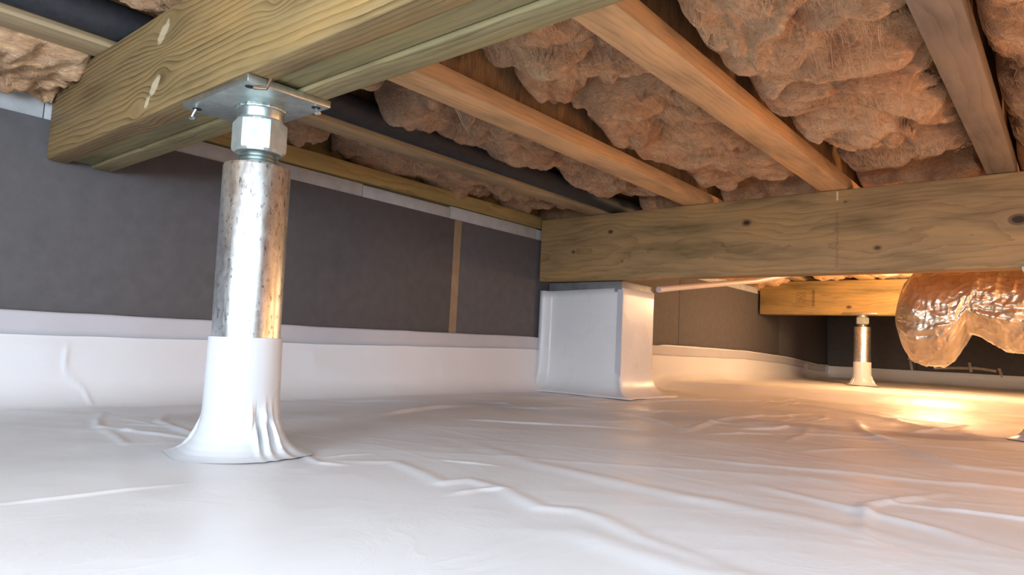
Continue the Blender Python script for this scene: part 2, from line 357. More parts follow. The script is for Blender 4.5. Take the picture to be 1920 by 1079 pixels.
# ------------------------------------------------------------------ structure: floor liner
WX = -1.50          # face of the left wall panels
BY = 5.60           # face of the back wall panels
RIDGES = [  # polyline, height, half width
 ([(-0.698, 0.457), (-0.713, 0.527), (-0.667, 0.575), (-0.597, 0.556), (-0.535, 0.531), (-0.527, 0.565), (-0.466, 0.558), (-0.397, 0.525), (-0.366, 0.542), (-0.333, 0.537), (-0.28, 0.511), (-0.228, 0.499), (-0.193, 0.486)], 0.0045, 0.012),
 ([(-0.71, 0.165), (-0.705, 0.20), (-0.700, 0.28), (-0.697, 0.327)], 0.0030, 0.005),
 ([(-0.793, 0.806), (-0.554, 0.716), (-0.33, 0.691), (-0.1, 0.69)], 0.0045, 0.02),
 ([(-0.461, 0.962), (-0.372, 0.984), (-0.197, 1.071), (-0.155, 1.092), (0.1, 1.2)], 0.005, 0.012),
 ([(-0.30, 0.83), (-0.27, 0.817), (-0.184, 0.787), (-0.104, 0.76), (-0.065, 0.731)], 0.005, 0.014),
 ([(-0.915, 1.559), (-0.739, 1.402), (-0.613, 1.3)], 0.006, 0.012),
 ([(-1.074, 1.894), (-0.941, 2.283), (-0.7, 2.6)], 0.008, 0.012),
 ([(-0.61, 1.271), (-0.66, 1.55), (-0.65, 1.85), (-0.60, 2.10)], 0.008, 0.012),
 ([(-0.47, 2.02), (-0.40, 1.78), (-0.334, 1.605), (-0.249, 1.452), (-0.148, 1.29), (0.1, 1.35)], 0.009, 0.014),
 ([(-0.70, 2.4), (-0.459, 2.202), (-0.28, 1.973), (-0.114, 1.859)], 0.008, 0.016),
 ([(-1.156, 0.40), (-1.062, 0.389), (-0.975, 0.371), (-0.964, 0.426)], 0.004, 0.007),
 ([(-1.049, 0.77), (-1.136, 1.032), (-1.148, 1.256)], 0.005, 0.010),
 ([(-0.791, 0.516), (-0.712, 0.496), (-0.689, 0.518)], 0.004, 0.006),
 ([(-0.353, 0.46), (-0.314, 0.482), (-0.212, 0.465), (-0.1, 0.48)], 0.004, 0.02),
 ([(-1.367, 1.381), (-1.037, 1.33), (-0.944, 1.554)], 0.006, 0.010),
 ([(-1.30, 0.56), (-1.181, 0.501), (-1.043, 0.483), (-0.956, 0.47)], 0.006, 0.008),
 ([(-1.36, 0.475), (-1.25, 0.43), (-1.156, 0.40), (-1.06, 0.43), (-0.95, 0.47)], 0.006, 0.006),
]
_rr = random.Random(21)
for cx_, cy_, sx_, sy_, cnt, ln_ in [(-1.15, 0.46, 0.16, 0.09, 7, 0.09), (-0.95, 1.5, 0.25, 0.45, 18, 0.3), (-0.45, 1.9, 0.3, 0.4, 13, 0.4), (-0.3, 1.2, 0.25, 0.3, 7, 0.3), (-0.65, 0.60, 0.12, 0.1, 4, 0.10)]:
    for _ in range(cnt):
        ax, ay = _rr.gauss(cx_, sx_), _rr.gauss(cy_, sy_); an = _rr.uniform(0.2, 1.9); l_ = ln_*_rr.uniform(0.5, 1.3); k_ = _rr.uniform(-0.5, 0.5)
        RIDGES.append(([(ax, ay), (ax+l_*0.5*math.cos(an), ay+l_*0.5*math.sin(an)), (ax+l_*0.5*(math.cos(an)+math.cos(an+k_)), ay+l_*0.5*(math.sin(an)+math.sin(an+k_)))], _rr.uniform(0.0012, 0.0035)*(2.2 if cy_ > 1 else 1), _rr.uniform(0.004, 0.008)*(1.5 if cy_ > 1 else 1)))
def seg_ridge(X, Y, pts, hh, ww):
    best = np.full(X.shape, 1e9); L = 0; tot = sum(math.dist(pts[i], pts[i+1]) for i in range(len(pts)-1)); al = np.zeros(X.shape)
    for (ax, ay), (bx, by) in zip(pts[:-1], pts[1:]):
        l = math.dist((ax, ay), (bx, by)); t = np.clip(((X-ax)*(bx-ax)+(Y-ay)*(by-ay))/(l*l), 0, 1)
        d = np.hypot(X-ax-t*(bx-ax), Y-ay-t*(by-ay)); m = d < best
        best = np.where(m, d, best); al = np.where(m, (L+t*l)/tot, al); L += l
    env = np.sin(np.pi*np.clip(al, 0.02, 0.98))**0.5
    return hh*0.8*env*np.exp(-(best/ww)**2)*(0.75+0.25*noise3(al*9, hh*900, 0.5))
def floor_h(X, Y):
    Xw = X+0.05*noise3(X*3, Y*3, 1.0); Yw = Y+0.05*noise3(X*3, Y*3, 9.0)
    z = 0.004*fbm(Xw*2.4, Yw*1.6, 0.3, 3)
    # stretched folds fanning away from the camera
    u = Xw*0.83+Yw*0.56; v = -Xw*0.56+Yw*0.83
    amp = sst(0.28, 0.8, np.hypot(X+0.2, Y))
    z = z+amp*0.0009*(ridged(v*6.0, u*1.2, 3.0, 3)-0.7)
    u2 = Xw*0.97-Yw*0.25; v2 = Xw*0.25+Yw*0.97
    z = z+amp*0.0008*(ridged(v2*9.0, u2*2.2, 8.0, 3)-0.7)
    near = sst(1.2, 2.0, Y)
    z = z+near*0.0045*(ridged(v2*4.0, u2*1.2, 5.0, 3)-0.7)
    for pts, hh, ww in RIDGES: z = z+seg_ridge(X, Y, pts, hh, ww)
    # the liner rises over a step of soil beyond the second beam
    edge = 2.78+0.22*(X+1.4)/1.2+0.05*noise3(X*4, 0.5, 0.5)
    z = z+0.028*sst(0, 0.16, Y-edge)
    return z
def liner_top(y):
    return np.interp(y, [-3, 0, 1.0, 1.87, 2.6, 3.9, 4.6, 5.3, 7], [0.176, 0.176, 0.180, 0.190, 0.188, 0.186, 0.165, 0.12, 0.105])
def warp_axis(a, b, c, n, k):   # denser near c
    t = np.linspace(-1, 1, 4000); d = a+(b-a)*(t+1)/2; dens = 1/(0.25+np.abs(d-c)**k); cs = np.cumsum(dens); cs = (cs-cs[0])/(cs[-1]-cs[0])
    return np.interp(np.linspace(0, 1, n), cs, d)
xs = warp_axis(-1.62, 3.0, -0.6, 560, 1.3); ys = warp_axis(-2.4, 5.72, 0.7, 640, 1.2)
GX, GY = np.meshgrid(xs, ys, indexing='ij')
H = floor_h(GX, GY)
def bend(s_, start, r, wall):   # s_ runs past start, turns up against the wall
    ext = np.maximum(s_-start, 0); arc = r*math.pi/2
    th = np.clip(ext/r, 0, math.pi/2)
    return np.where(ext > 0, start+r*np.sin(th), s_), r*(1-np.cos(th))+np.maximum(ext-arc, 0)
rb = 0.055
sX, zX = bend(-GX, 1.432, rb, 0)
top = liner_top(GY)-0.004
zX = zX*(top/np.maximum(zX[0:1, :].max(axis=0, keepdims=True), 1e-6)*0+1)
zX = np.minimum(zX, 9)
# stretch the extra sheet so that it ends at the tape line
zmax = zX[0:1, :]; zX = np.where(zX > rb, rb+(zX-rb)*(top-rb)/(zmax-rb), zX)
sY, zY = bend(GY, 5.53, rb, 0)
zmY = zY[:, -1:]; zY = np.where(zY > rb, rb+(zY-rb)*(0.105-rb)/(zmY-rb), zY)
flat = np.clip(1-np.maximum(zX, zY)/0.10, 0.0, 1)
Hw = H*(0.35+0.65*flat)
Pz = Hw+np.maximum(zX, zY)
wr = (1-flat)*(0.004*ridged(GY*3.5, zX*9, 2.0, 3)+0.0)    # soft folds on the upturn
crease = 0.0035*np.exp(-((GY-(0.475-(zX-0.02)*0.45+0.008*np.sin(zX*70)))/0.004)**2)*(zX > 0.005)*(zX < 0.11)
P = np.stack([-sX+np.clip(wr, 0, 0.006)*(zX < 0.12)+crease, sY-0.004*(zY > 0.01)*ridged(GX*3, zY*9, 4.0, 2), Pz], -1)
fl = grid_mesh('floor', P, M['liner']); struct(fl)
fl['label'] = 'white plastic vapour barrier with folds, turned up the walls'

# ------------------------------------------------------------------ structure: walls
wl = struct(bm_obj('wall_left', box_bm(-1.75, WX-0.032, -2.45, 5.75, -0.05, 0.585), M['concrete'], smooth=False))
seams = [-2.4, 0.02, 1.492, 3.05, 4.5, 5.6]
for a, b in zip(seams[:-1], seams[1:]):
    box('insulation_panel', WX-0.030, WX, a+0.0015, b-0.0015, 0.0, 0.5416, M['panel'], wl, 0.002)
box('seam_tape', WX, WX+0.0015, 1.478, 1.508, 0.17, 0.541, M['seam'], wl, 0, 'tan tape over the joint between two panels')
for a, b, z1 in [(-2.4, -0.3, 0.578), (-0.3, 0.37, 0.583), (0.372, 1.12, 0.578), (1.122, 1.46, 0.575), (1.462, 1.9, 0.581), (1.902, 3.4, 0.579), (3.402, 5.59, 0.579)]:
    box('concrete_edge', WX-0.03, WX-0.004, a, b, 0.5416, z1, M['concrete'], wl, 0.001, 'pale strip of bare concrete above the grey panels')
# tape band along the top of the upturned liner
yy = np.linspace(-2.3, 5.55, 400); tt = np.array([0, 0.3, 0.6, 0.85, 0.94, 1.0])
YY, TT = np.meshgrid(yy, tt, indexing='ij'); LT = liner_top(YY)+0.0012*noise3(YY*14, 0.3, 0.1)
P = np.stack([WX+np.where(TT < 0.95, 0.0152, 0.001)+0.0006*noise3(YY*9, TT*2, 0.4), YY, LT-0.046*np.clip(1-TT*1.0, 0.03*(TT < 0.95), 1)], -1)
tb = grid_mesh('liner_tape', P, M['tape'], wl, 'smooth pale tape band along the top of the liner')
md = tb.modifiers.new('s', 'SOLIDIFY'); md.thickness = 0.002; md.offset = -1
wb = struct(bm_obj('wall_back', box_bm(-1.75, 3.1, BY+0.03, 5.85, -0.05, 0.86), M['concrete'], smooth=False))
for a, b in [(-1.5, -0.9), (-0.9, 0.3), (0.3, 1.5), (1.5, 3.0)]:
    box('insulation_panel', a+0.0015, b-0.0015, BY, BY+0.028, 0.0, 0.58, M['panel'], wb, 0.002)
wr_ = struct(bm_obj('wall_right', box_bm(3.0, 3.1, -2.45, 5.75, -0.05, 0.86), M['concrete'], smooth=False))
wf = struct(bm_obj('wall_front', box_bm(-1.75, 3.1, -2.5, -2.4, -0.05, 0.86), M['concrete'], smooth=False))
ce = struct(bm_obj('ceiling', box_bm(-1.75, 3.1, -2.5, 5.85, 0.845, 0.87), M['subfloor'], smooth=False))
sl = box('sill_plate', -1.62, WX+0.001, -2.38, 5.58, 0.584, 0.6265, M['sill'], None, 0.002)
tag(sl, 'long yellowish treated sill board lying on top of the left wall', 'sill board')
rj = box('rim_joist', -1.64, -1.60, -2.38, 5.58, 0.6275, 0.8445, M['sill'], None, 0.002)
tag(rj, 'upright rim board behind the insulation on top of the left wall', 'rim board')

# ------------------------------------------------------------------ floor joists
JB = 0.6145; JT = 0.8445
def ijoist(x, wdt, mats, label, y0=-2.36, y1=5.58):
    t = thing('floor_joist', label, 'joist', (x, y0, JB), 'parallel floor joists above the beams')
    L = y1-y0
    box('bottom_flange', -wdt/2, wdt/2, 0, L, 0, 0.034, mats, t, 0.002)
    box('web', -0.006, 0.006, 0.001, L-0.001, 0.032, 0.20, M['osb'], t, 0, 'rough strand board web')
    box('top_flange', -wdt/2, wdt/2, 0, L, 0.196, 0.230, mats, t, 0.002)
    return t
ijoist(-1.256, 0.064, M['flange_tan'], 'dull brown joist nearest the left wall, beside the black foam-covered pipe')
ijoist(-0.898, 0.074, M['flange'], 'orange-lit joist crossing the middle, second from the left wall')
ijoist(-0.500, 0.070, M['flange'], 'bright orange-lit joist with scattered dark marks, right of centre')
ijoist(-0.1335, 0.057, M['flange_grey'], 'grey weathered joist at the upper right with wire hangers on its side')
ijoist(0.245, 0.064, M['flange'], 'joist just outside the right edge, past the grey one')
# twisted wire hangers on the grey joist
for (y, z, d) in [(1.02, 0.660, 1), (1.30, 0.640, -1), (1.33, 0.655, 1), (1.66, 0.628, 1)]:
    bm = bmesh.new()
    pts = []
    for i in range(15):
        t_ = i/14; pts.append((-0.166-0.028*t_+0.0025*math.sin(t_*17), y+0.004*math.cos(t_*17)+d*0.006*t_, z-0.016*t_*d))
    tube_bm(pts, 0.0013, 6, bm); pts2 = [(p[0], p[1]-0.005*math.cos(i*1.1), p[2]+0.003) for i, p in enumerate(pts)]
    tube_bm(pts2, 0.001, 6, bm)
    # eye that fixes it on the flange
    tube_bm([(-0.160, y-0.006, z), (-0.164, y, z+0.002), (-0.166, y+0.006, z)], 0.0016, 6, bm)
    o = bm_obj('insulation_wire', bm, M['rust'])
    lab = {1.02: 'twisted wire end sticking from the grey joist, uppermost of them', 1.30: 'short wire lying just below the middle of the grey joist',
           1.33: 'wire end at mid length of the grey joist, paler upper one of a pair', 1.66: 'lowest wire end on the grey joist, near the second beam'}[y]
    tag(o, lab, 'wire', 'wire hangers on the grey joist')

# ------------------------------------------------------------------ fibreglass batts
def batt(x0, x1, y0, y1, zb, label, seed, mat='wool', amp=0.022, ztop=0.80, droop=None, rnd=0.05, res=0.0055, group='fibreglass batts between the joists'):
    W_ = x1-x0; hgt = ztop-zb
    sec = []   # cross section from left top, round to right top
    nside = max(6, int((hgt-rnd)/0.012)); nb = int(W_/res)
    per = []
    for i in range(nside): per.append((0, ztop-(hgt-rnd)*i/nside, -1, 0))
    for i in range(8): a = math.pi/2*i/8; per.append((rnd-rnd*math.cos(a), zb+rnd-rnd*math.sin(a), -math.cos(a), -math.sin(a)))
    for i in range(nb+1): per.append((rnd+(W_-2*rnd)*i/nb, zb, 0, -1))
    for i in range(1, 9): a = math.pi/2*(1-i/8); per.append((W_-rnd+rnd*math.cos(a), zb+rnd-rnd*math.sin(a), math.cos(a), -math.sin(a)))
    for i in range(1, nside+1): per.append((W_, zb+rnd+(hgt-rnd)*i/nside, 1, 0))
    per = np.array(per); ny = int((y1-y0)/res/1.15)
    ty = np.linspace(0, 1, ny); Yc = y0+(y1-y0)*ty
    S, T = np.meshgrid(np.arange(len(per)), ty, indexing='ij')
    px = per[:, 0][:, None]+0*T; pz = per[:, 1][:, None]+0*T; nx = per[:, 2][:, None]+0*T; nz = per[:, 3][:, None]+0*T
    Y_ = y0+(y1-y0)*T; X_ = x0+px
    de = np.minimum(T, 1-T)*(y1-y0); end = np.clip(1-de/0.03, 0, 1); lift = 1-np.sqrt(np.clip(1-end**2, 0, 1))
    pz = pz+(ztop-pz)*lift*0.95
    bx = x0+W_/2
    qx = X_*1.0; qy = Y_*1.0; qz = pz
    wx = qx+0.05*noise3(qx*6, qy*6, seed); wy = qy+0.05*noise3(qx*6, qy*6, seed+30)
    u_ = wx*0.80+wy*0.60; v_ = -wx*0.60+wy*0.80
    pillow = fbm(u_*7.5, v_*5, qz*6+seed, 3)
    fold = ridged(u_*3.2, v_*9.5, qz*7+seed*2, 4, 0.5)
    fine = ridged(u_*14, v_*52, qz*22+seed*3, 3, 0.6)
    b1 = np.abs(noise3(u_*4.5+seed, v_*9.5, qz*6))**0.62; b2 = np.abs(noise3(u_*13+seed, v_*22+0.6*b1*6, qz*14))**0.7; b3 = np.abs(noise3(u_*30, v_*58+seed+b2*3, qz*30))**0.8
    d = amp*(0.45*pillow-0.6*(fold-0.7)+2.5*(b1-0.40)+1.2*(b2-0.37)+0.5*(b3-0.3))-amp*0.12*fine
    side = np.abs(nx); lim = 0.010
    dx = np.clip(d, -0.03, lim)*nx
    Zf = pz+d*nz*1.0
    if droop is not None:
        for (cx_, cy_, rx_, ry_, dd) in droop: Zf = Zf-dd*np.exp(-((X_-cx_)/rx_)**2-((Y_-cy_)/ry_)**2)*(1-side)
    Zf = np.minimum(Zf, 0.842)
    P = np.stack([X_+dx, Y_+0.006*noise3(qx*20, qz*20, seed+5), Zf], -1)
    o = grid_mesh('insulation_batt', P, M[mat]); tag(o, label, 'insulation', group)
    if res < 0.008:      # loose wisps of glass fibre lying on the surface
        rs = np.random.RandomState(int(seed*10)); nS = int(9000*(y1-y0)*W_/0.25)
        a0 = per.shape[0]; i0 = rs.uniform(nside-4, a0-nside+4, nS); j0 = rs.uniform(8, ny-9, nS)
        ang = np.clip(rs.normal(0.5, 0.7, nS)+1.1*noise3(i0*0.06, j0*0.06, seed), -2.2, 2.8); ln = rs.uniform(1.5, 5.0, nS); K = 5
        ctr = []
        for k in range(K):
            q = (k/(K-1)-0.5)*ln; bend_ = 0.9*np.sin(q*0.5+ang*3)
            fi = np.clip(i0+q*np.sin(ang)+bend_, 0, a0-1.01); fj = np.clip(j0+q*np.cos(ang), 0, ny-1.01)
            ii = fi.astype(int); jj = fj.astype(int); ai = (fi-ii)[:, None]; aj = (fj-jj)[:, None]
            c = P[ii, jj]*(1-ai)*(1-aj)+P[ii+1, jj]*ai*(1-aj)+P[ii, jj+1]*(1-ai)*aj+P[ii+1, jj+1]*ai*aj; c[:, 2] -= 0.0008+0.0035*(abs(k/(K-1)-0.5)*2)**2*rs.uniform(0, 1, nS); ctr.append(c)
        ctr = np.array(ctr); hw = 0.00023*rs.uniform(0.5, 1.4, nS)
        tdir = ctr[-1]-ctr[0]; tdir /= (np.linalg.norm(tdir, axis=1, keepdims=True)+1e-9)
        sd = np.cross(tdir, np.array([0, 0, 1.0])); sd /= (np.linalg.norm(sd, axis=1, keepdims=True)+1e-9)
        tw = np.array([0.25, 0.9, 1.0, 0.8, 0.2])[:, None, None]
        V = np.stack([ctr-sd*hw[:, None]*tw, ctr+sd*hw[:, None]*tw], 2)   # K, nS, 2, 3
        V = V.transpose(1, 0, 2, 3).reshape(-1, 3)
        base_ = (np.arange(nS)*K*2)[:, None, None]+(np.arange(K-1)*2)[None, :, None]; q4 = (base_+np.array([0, 1, 3, 2])[None, None, :]).reshape(-1, 4)
        me = bpy.data.meshes.new('loose_fibres'); me.vertices.add(len(V)); me.vertices.foreach_set('co', V.reshape(-1).astype(np.float32))
        me.loops.add(q4.size); me.loops.foreach_set('vertex_index', q4.reshape(-1).astype(np.int32)); me.polygons.add(len(q4))
        me.polygons.foreach_set('loop_start', np.arange(0, q4.size, 4, dtype=np.int32)); me.update(calc_edges=True)
        fo = link('loose_fibres', me, M['fibre'], o, 'pale wispy loose fibres'); fo['kind'] = 'stuff'
    return o
# bay against the left wall
batt(-1.575, -1.292, -0.9, 0.395, 0.600, 'ragged tan fibreglass sagging over the wall top, left of the thick beam', 1.1, droop=[(-1.5, 0.2, .12, .16, 0.035)], amp=0.026, ztop=0.82)
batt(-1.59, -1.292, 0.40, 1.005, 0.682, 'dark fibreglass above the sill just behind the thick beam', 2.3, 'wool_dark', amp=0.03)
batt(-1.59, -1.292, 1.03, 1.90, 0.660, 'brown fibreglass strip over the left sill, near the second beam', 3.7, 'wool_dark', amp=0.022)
batt(-1.59, -1.292, 2.02, 5.3, 0.590, 'orange-lit fibreglass hanging over the wall top beyond the second beam', 4.9, amp=0.02, res=0.012)
# bay with the pipe
batt(-1.158, -0.938, -0.9, 0.45, 0.668, 'pink-brown fibreglass above the black pipe, left of the thick beam', 5.3, amp=0.02)
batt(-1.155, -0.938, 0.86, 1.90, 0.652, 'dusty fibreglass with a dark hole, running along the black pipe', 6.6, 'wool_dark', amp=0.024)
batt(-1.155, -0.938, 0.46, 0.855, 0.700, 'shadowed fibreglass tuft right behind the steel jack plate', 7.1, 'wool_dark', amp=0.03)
batt(-1.155, -0.938, 2.0, 5.3, 0.640, 'fibreglass beyond the second beam in the bay with the pipe', 8.8, amp=0.02, res=0.014)
# middle bay
batt(-0.858, -0.538, 0.30, 1.115, 0.690, 'reddish brown fibreglass clump beside the thick beam in the middle bay', 9.2, amp=0.026, droop=[(-0.66, 0.85, .1, .16, 0.03)])
batt(-0.856, -0.538, 1.125, 1.90, 0.662, 'long tan fibreglass batt in the middle bay, ending at the second beam', 10.4, amp=0.024)
batt(-0.858, -0.538, 2.0, 5.3, 0.640, 'orange-lit fibreglass behind the second beam in the middle bay', 11.6, amp=0.02, res=0.014)
# right bay (widest in view)
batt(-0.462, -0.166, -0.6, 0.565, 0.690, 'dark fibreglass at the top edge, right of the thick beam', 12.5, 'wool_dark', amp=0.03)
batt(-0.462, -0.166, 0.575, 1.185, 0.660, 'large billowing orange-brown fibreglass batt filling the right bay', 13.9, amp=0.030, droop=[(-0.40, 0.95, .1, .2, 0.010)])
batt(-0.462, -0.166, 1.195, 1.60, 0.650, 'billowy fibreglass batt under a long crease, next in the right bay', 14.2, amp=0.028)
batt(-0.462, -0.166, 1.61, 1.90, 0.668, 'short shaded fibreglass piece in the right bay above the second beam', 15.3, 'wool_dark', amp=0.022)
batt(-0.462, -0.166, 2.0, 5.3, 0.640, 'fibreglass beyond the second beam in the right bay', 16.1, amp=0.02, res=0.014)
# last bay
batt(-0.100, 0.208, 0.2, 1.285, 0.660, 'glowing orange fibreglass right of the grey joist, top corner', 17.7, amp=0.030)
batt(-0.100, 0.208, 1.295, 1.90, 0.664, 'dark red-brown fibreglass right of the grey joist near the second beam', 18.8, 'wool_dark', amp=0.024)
batt(-0.100, 0.208, 2.0, 5.3, 0.640, 'fibreglass beyond the second beam right of the grey joist', 19.9, amp=0.02, res=0.014)

# ------------------------------------------------------------------ black insulated pipe
pts = [(-1.193+0.0015*math.sin(y*3), y, 0.6465+0.001*math.sin(y*5)) for y in np.linspace(-2.2, 2.6, 60)]
o = bm_obj('insulated_pipe', tube_bm(pts, 0.0300, 24), M['foam_pipe']); tag(o, 'black foam-covered pipe running along the left joists over both beams', 'pipe')

# ------------------------------------------------------------------ thick beam (three plies) carried by the jack
t = thing('support_beam', 'thick three-ply pine beam with coarse grain, close at the upper left', 'beam', (-1.491, 0.379, 0.4625))
def ply(y0, y1, z0, z1, x0, x1, mat, parent, bev=0.003, name='ply', chip=None):
    bm = box_bm(x0, x1, y0, y1, z0, z1, bev, seg=3)
    return bm_obj(name, bm, mat, parent, angle=50)
ply(0, 0.0365, 0, 0.1505, 0, 2.9, M['g1_face'], t)
ply(0.0375, 0.074, 0.0045, 0.1505, 0.012, 2.9, M['g1_mid'], t)
ply(0.075, 0.112, -0.0015+0.0015, 0.1505, 0.002, 2.9, M['g1_back'], t)
# second beam
t2 = thing('support_beam', 'long smooth beam with dark knots crossing the right half, resting on the wrapped pier', 'beam', (-1.490, 1.910, 0.389))
ply(0, 0.038, 0, 0.2245, 0, 3.6, M['g2'], t2)
ply(0.0385, 0.0765, 0.002, 0.2245, 0.004, 3.6, M['g2b'], t2)
# third beam
t3 = thing('support_beam', 'short-looking far beam on the small distant jack post, partly behind the duct', 'beam', (-1.487, 4.10, 0.418))
ply(0, 0.038, 0, 0.1955, 0, 3.6, M['g3'], t3)
ply(0.0385, 0.0765, 0, 0.1955, -0.003, 3.6, M['g3'], t3)
ply(0.077, 0.115, 0.001, 0.1955, 0.002, 3.6, M['g3'], t3)

# ------------------------------------------------------------------ steel jack posts
def sleeve_profile():
    return [(0.082, 0.0012), (0.076, 0.003), (0.069, 0.006), (0.0625, 0.011), (0.0560, 0.019), (0.0510, 0.030), (0.0480, 0.043), (0.0468, 0.060), (0.0464, 0.078), (0.0463, 0.10), (0.0458, 0.125), (0.0456, 0.149), (0.0442, 0.1492)]
def sleeve_r(r, z, a):
    f = max(0.0, (r-0.0456)/0.055)
    adeg = math.degrees(a) % 360
    def pl(c, wdt, am): d = (adeg-c+180) % 360-180; return am*math.exp(-(d/wdt)**2)
    # pulled corners: towards the left wall/back and towards the right
    r += f**0.8*(pl(222, 16, 0.016)+pl(40, 16, 0.018)+pl(130, 25, 0.015)+pl(318, 16, -0.002))
    # sharp pleats on the right side
    k = math.exp(-((z-0.026)/0.022)**2)
    r += k*(pl(352, 3.0, 0.007)-pl(358, 2.5, 0.005)+pl(4, 3.0, 0.009)-pl(12, 3, 0.005)+pl(20, 3.5, 0.009)-pl(28, 4, 0.004)+pl(228, 3, 0.004)-pl(234, 3, 0.003)+pl(206, 3.5, 0.005)+pl(190, 4, 0.003))
    k2 = math.exp(-((z-0.048)/0.014)**2)
    r += k2*(pl(346, 2.6, 0.006)+pl(354, 2, -0.003)+pl(8, 3.0, 0.005))
    return max(r, 0.0448)
def refine(prof, n=4):
    out = []
    for (a, b), (c, d) in zip(prof[:-1], prof[1:]):
        for i in range(n): out.append((a+(c-a)*i/n, b+(d-b)*i/n))
    out.append(prof[-1]); return out
def jack(label, loc, lean=(0, 0), nails=True):
    t = thing('jack_post', label, 'support post', loc, 'steel jack posts under the beams')
    t.rotation_euler = (lean[0], lean[1], 0)
    bm_obj('tube', lathe_bm([(0.0425, 0.002), (0.0425, 0.3715), (0.0415, 0.3745), (0.024, 0.3745)], 64), M['galv'], t, 'shiny galvanised steel tube')
    bm_obj('liner_sleeve', lathe_bm(refine(sleeve_profile()), 240, rf=sleeve_r, caps=False), M['liner_smooth'], t, 'white plastic sleeve flaring out at the foot')
    # threaded rod
    prof = []; z = 0.374
    while z < 0.400: prof += [(0.0225, z), (0.0262, z+0.0022), (0.0225, z+0.0044)]; z += 0.0048
    bm_obj('threaded_rod', lathe_bm(prof, 40), M['zinc'], t)
    # hex nut
    bm = bmesh.new(); rings = []
    for (rr, z, blend) in [(0.0300, 0.3925, 1.0), (0.0335, 0.3955, 0.35), (0.0350, 0.3985, 0.0), (0.0350, 0.4310, 0.0), (0.0335, 0.4335, 0.35), (0.0300, 0.4360, 1.0)]:
        ring = []
        for i in range(36):
            a = 2*math.pi*i/36; ha = (a % (math.pi/3))-math.pi/6; hexr = 0.0350*math.cos(math.pi/6)/math.cos(ha)
            q = min(rr+0.0005, hexr) if blend < 1 else rr
            ring.append(bm.verts.new((q*math.cos(a+0.92), q*math.sin(a+0.92), z)))
        rings.append(ring)
    for k in range(len(rings)-1):
        for i in range(36): bm.faces.new((rings[k][i], rings[k][(i+1) % 36], rings[k+1][(i+1) % 36], rings[k+1][i]))
    bm.faces.new(rings[0][::-1]); bm.faces.new(rings[-1])
    bm_obj('hex_nut', bm, M['zinc_dull'], t, angle=18)
    # cup under the plate with its weld bead
    cp = bm_obj('cup', lathe_bm([(0.020, 0.4345), (0.0262, 0.4345), (0.0290, 0.4365), (0.0300, 0.4385), (0.0300, 0.4525)], 48), M['zinc'], t)
    bead = []
    for i in range(61):
        a = 2*math.pi*i/60; bead.append(((0.0312+0.0008*math.sin(i*2.3))*math.cos(a), (0.0312+0.0008*math.sin(i*2.3))*math.sin(a), 0.4512))
    bm_obj('weld_bead', tube_bm(bead, 0.0022, 8), M['zinc'], cp)
    # head plate with four holes shown as dark recessed rings and nails through them
    pl_ = bm_obj('head_plate', box_bm(-0.086, 0.086, -0.058, 0.058, 0.4525, 0.4622, 0.0012), M['zinc'], t, angle=30)
    pl_.location = (0.0025, -0.010, 0)
    for (hx, hy) in [(-0.072, -0.044), (0.070, -0.046), (0.072, 0.045), (-0.072, 0.045)]:
        h = bm_obj('bolt_hole', lathe_bm([(0.0055, 0.4519), (0.0062, 0.4527)], 16), M['dark'], pl_)
        h.location = (hx, hy, 0)
    if nails:
        for (hx, hy, ln, dx, dy) in [(-0.072, -0.044, 0.010, -0.006, -0.004), (0.072, 0.045, 0.006, 0.004, 0.0)]:
            bm = tube_bm([(hx, hy, 0.456), (hx+dx*0.3, hy+dy*0.3, 0.4515), (hx+dx, hy+dy, 0.4510-ln)], 0.0018, 8)
            tube_bm([(hx+dx-0.0035, hy+dy, 0.4510-ln), (hx+dx+0.0035, hy+dy+0.001, 0.4510-ln-0.001)], 0.0024, 8, bm)
            bm_obj('nail', bm, M['zinc'], pl_)
        # the bent nail standing up in front of the plate
        bm = tube_bm([(0.088, -0.034, 0.4500), (0.0895, -0.032, 0.458), (0.091, -0.029, 0.468), (0.093, -0.027, 0.480)], 0.0016, 8)
        for k in range(5): tube_bm([(0.092+0.002*math.cos(k*1.9), -0.028+0.002*math.sin(k*1.9), 0.474+k*0.0024), (0.0945+0.003*math.cos(k*2.4), -0.027, 0.4755+k*0.0024)], 0.0012, 6, bm)
        tube_bm([(0.076, -0.044, 0.4505), (0.082, -0.040, 0.4495), (0.088, -0.034, 0.4500)], 0.0022, 8, bm)
        bm_obj('bent_nail', bm, M['rust'], pl_, 'bent rusty nail sticking up past the plate edge')
    return t
jack('large galvanised jack post in the left foreground with a white wrapped foot', (-0.8345, 0.4555, 0.0), lean=(math.radians(0.95), 0.0))
far = jack('small distant jack post glowing orange under the far beam', (-0.93, 4.155, 0.028), nails=False)
far.scale = (1.0, 1.0, 0.868)
near = jack('post cut by the right picture edge, only a sliver of its wrapped foot in view', (-0.048, 1.950, 0.0), nails=False)
near.scale = (1.0, 1.0, 0.8417); near.rotation_euler.z = math.pi/2

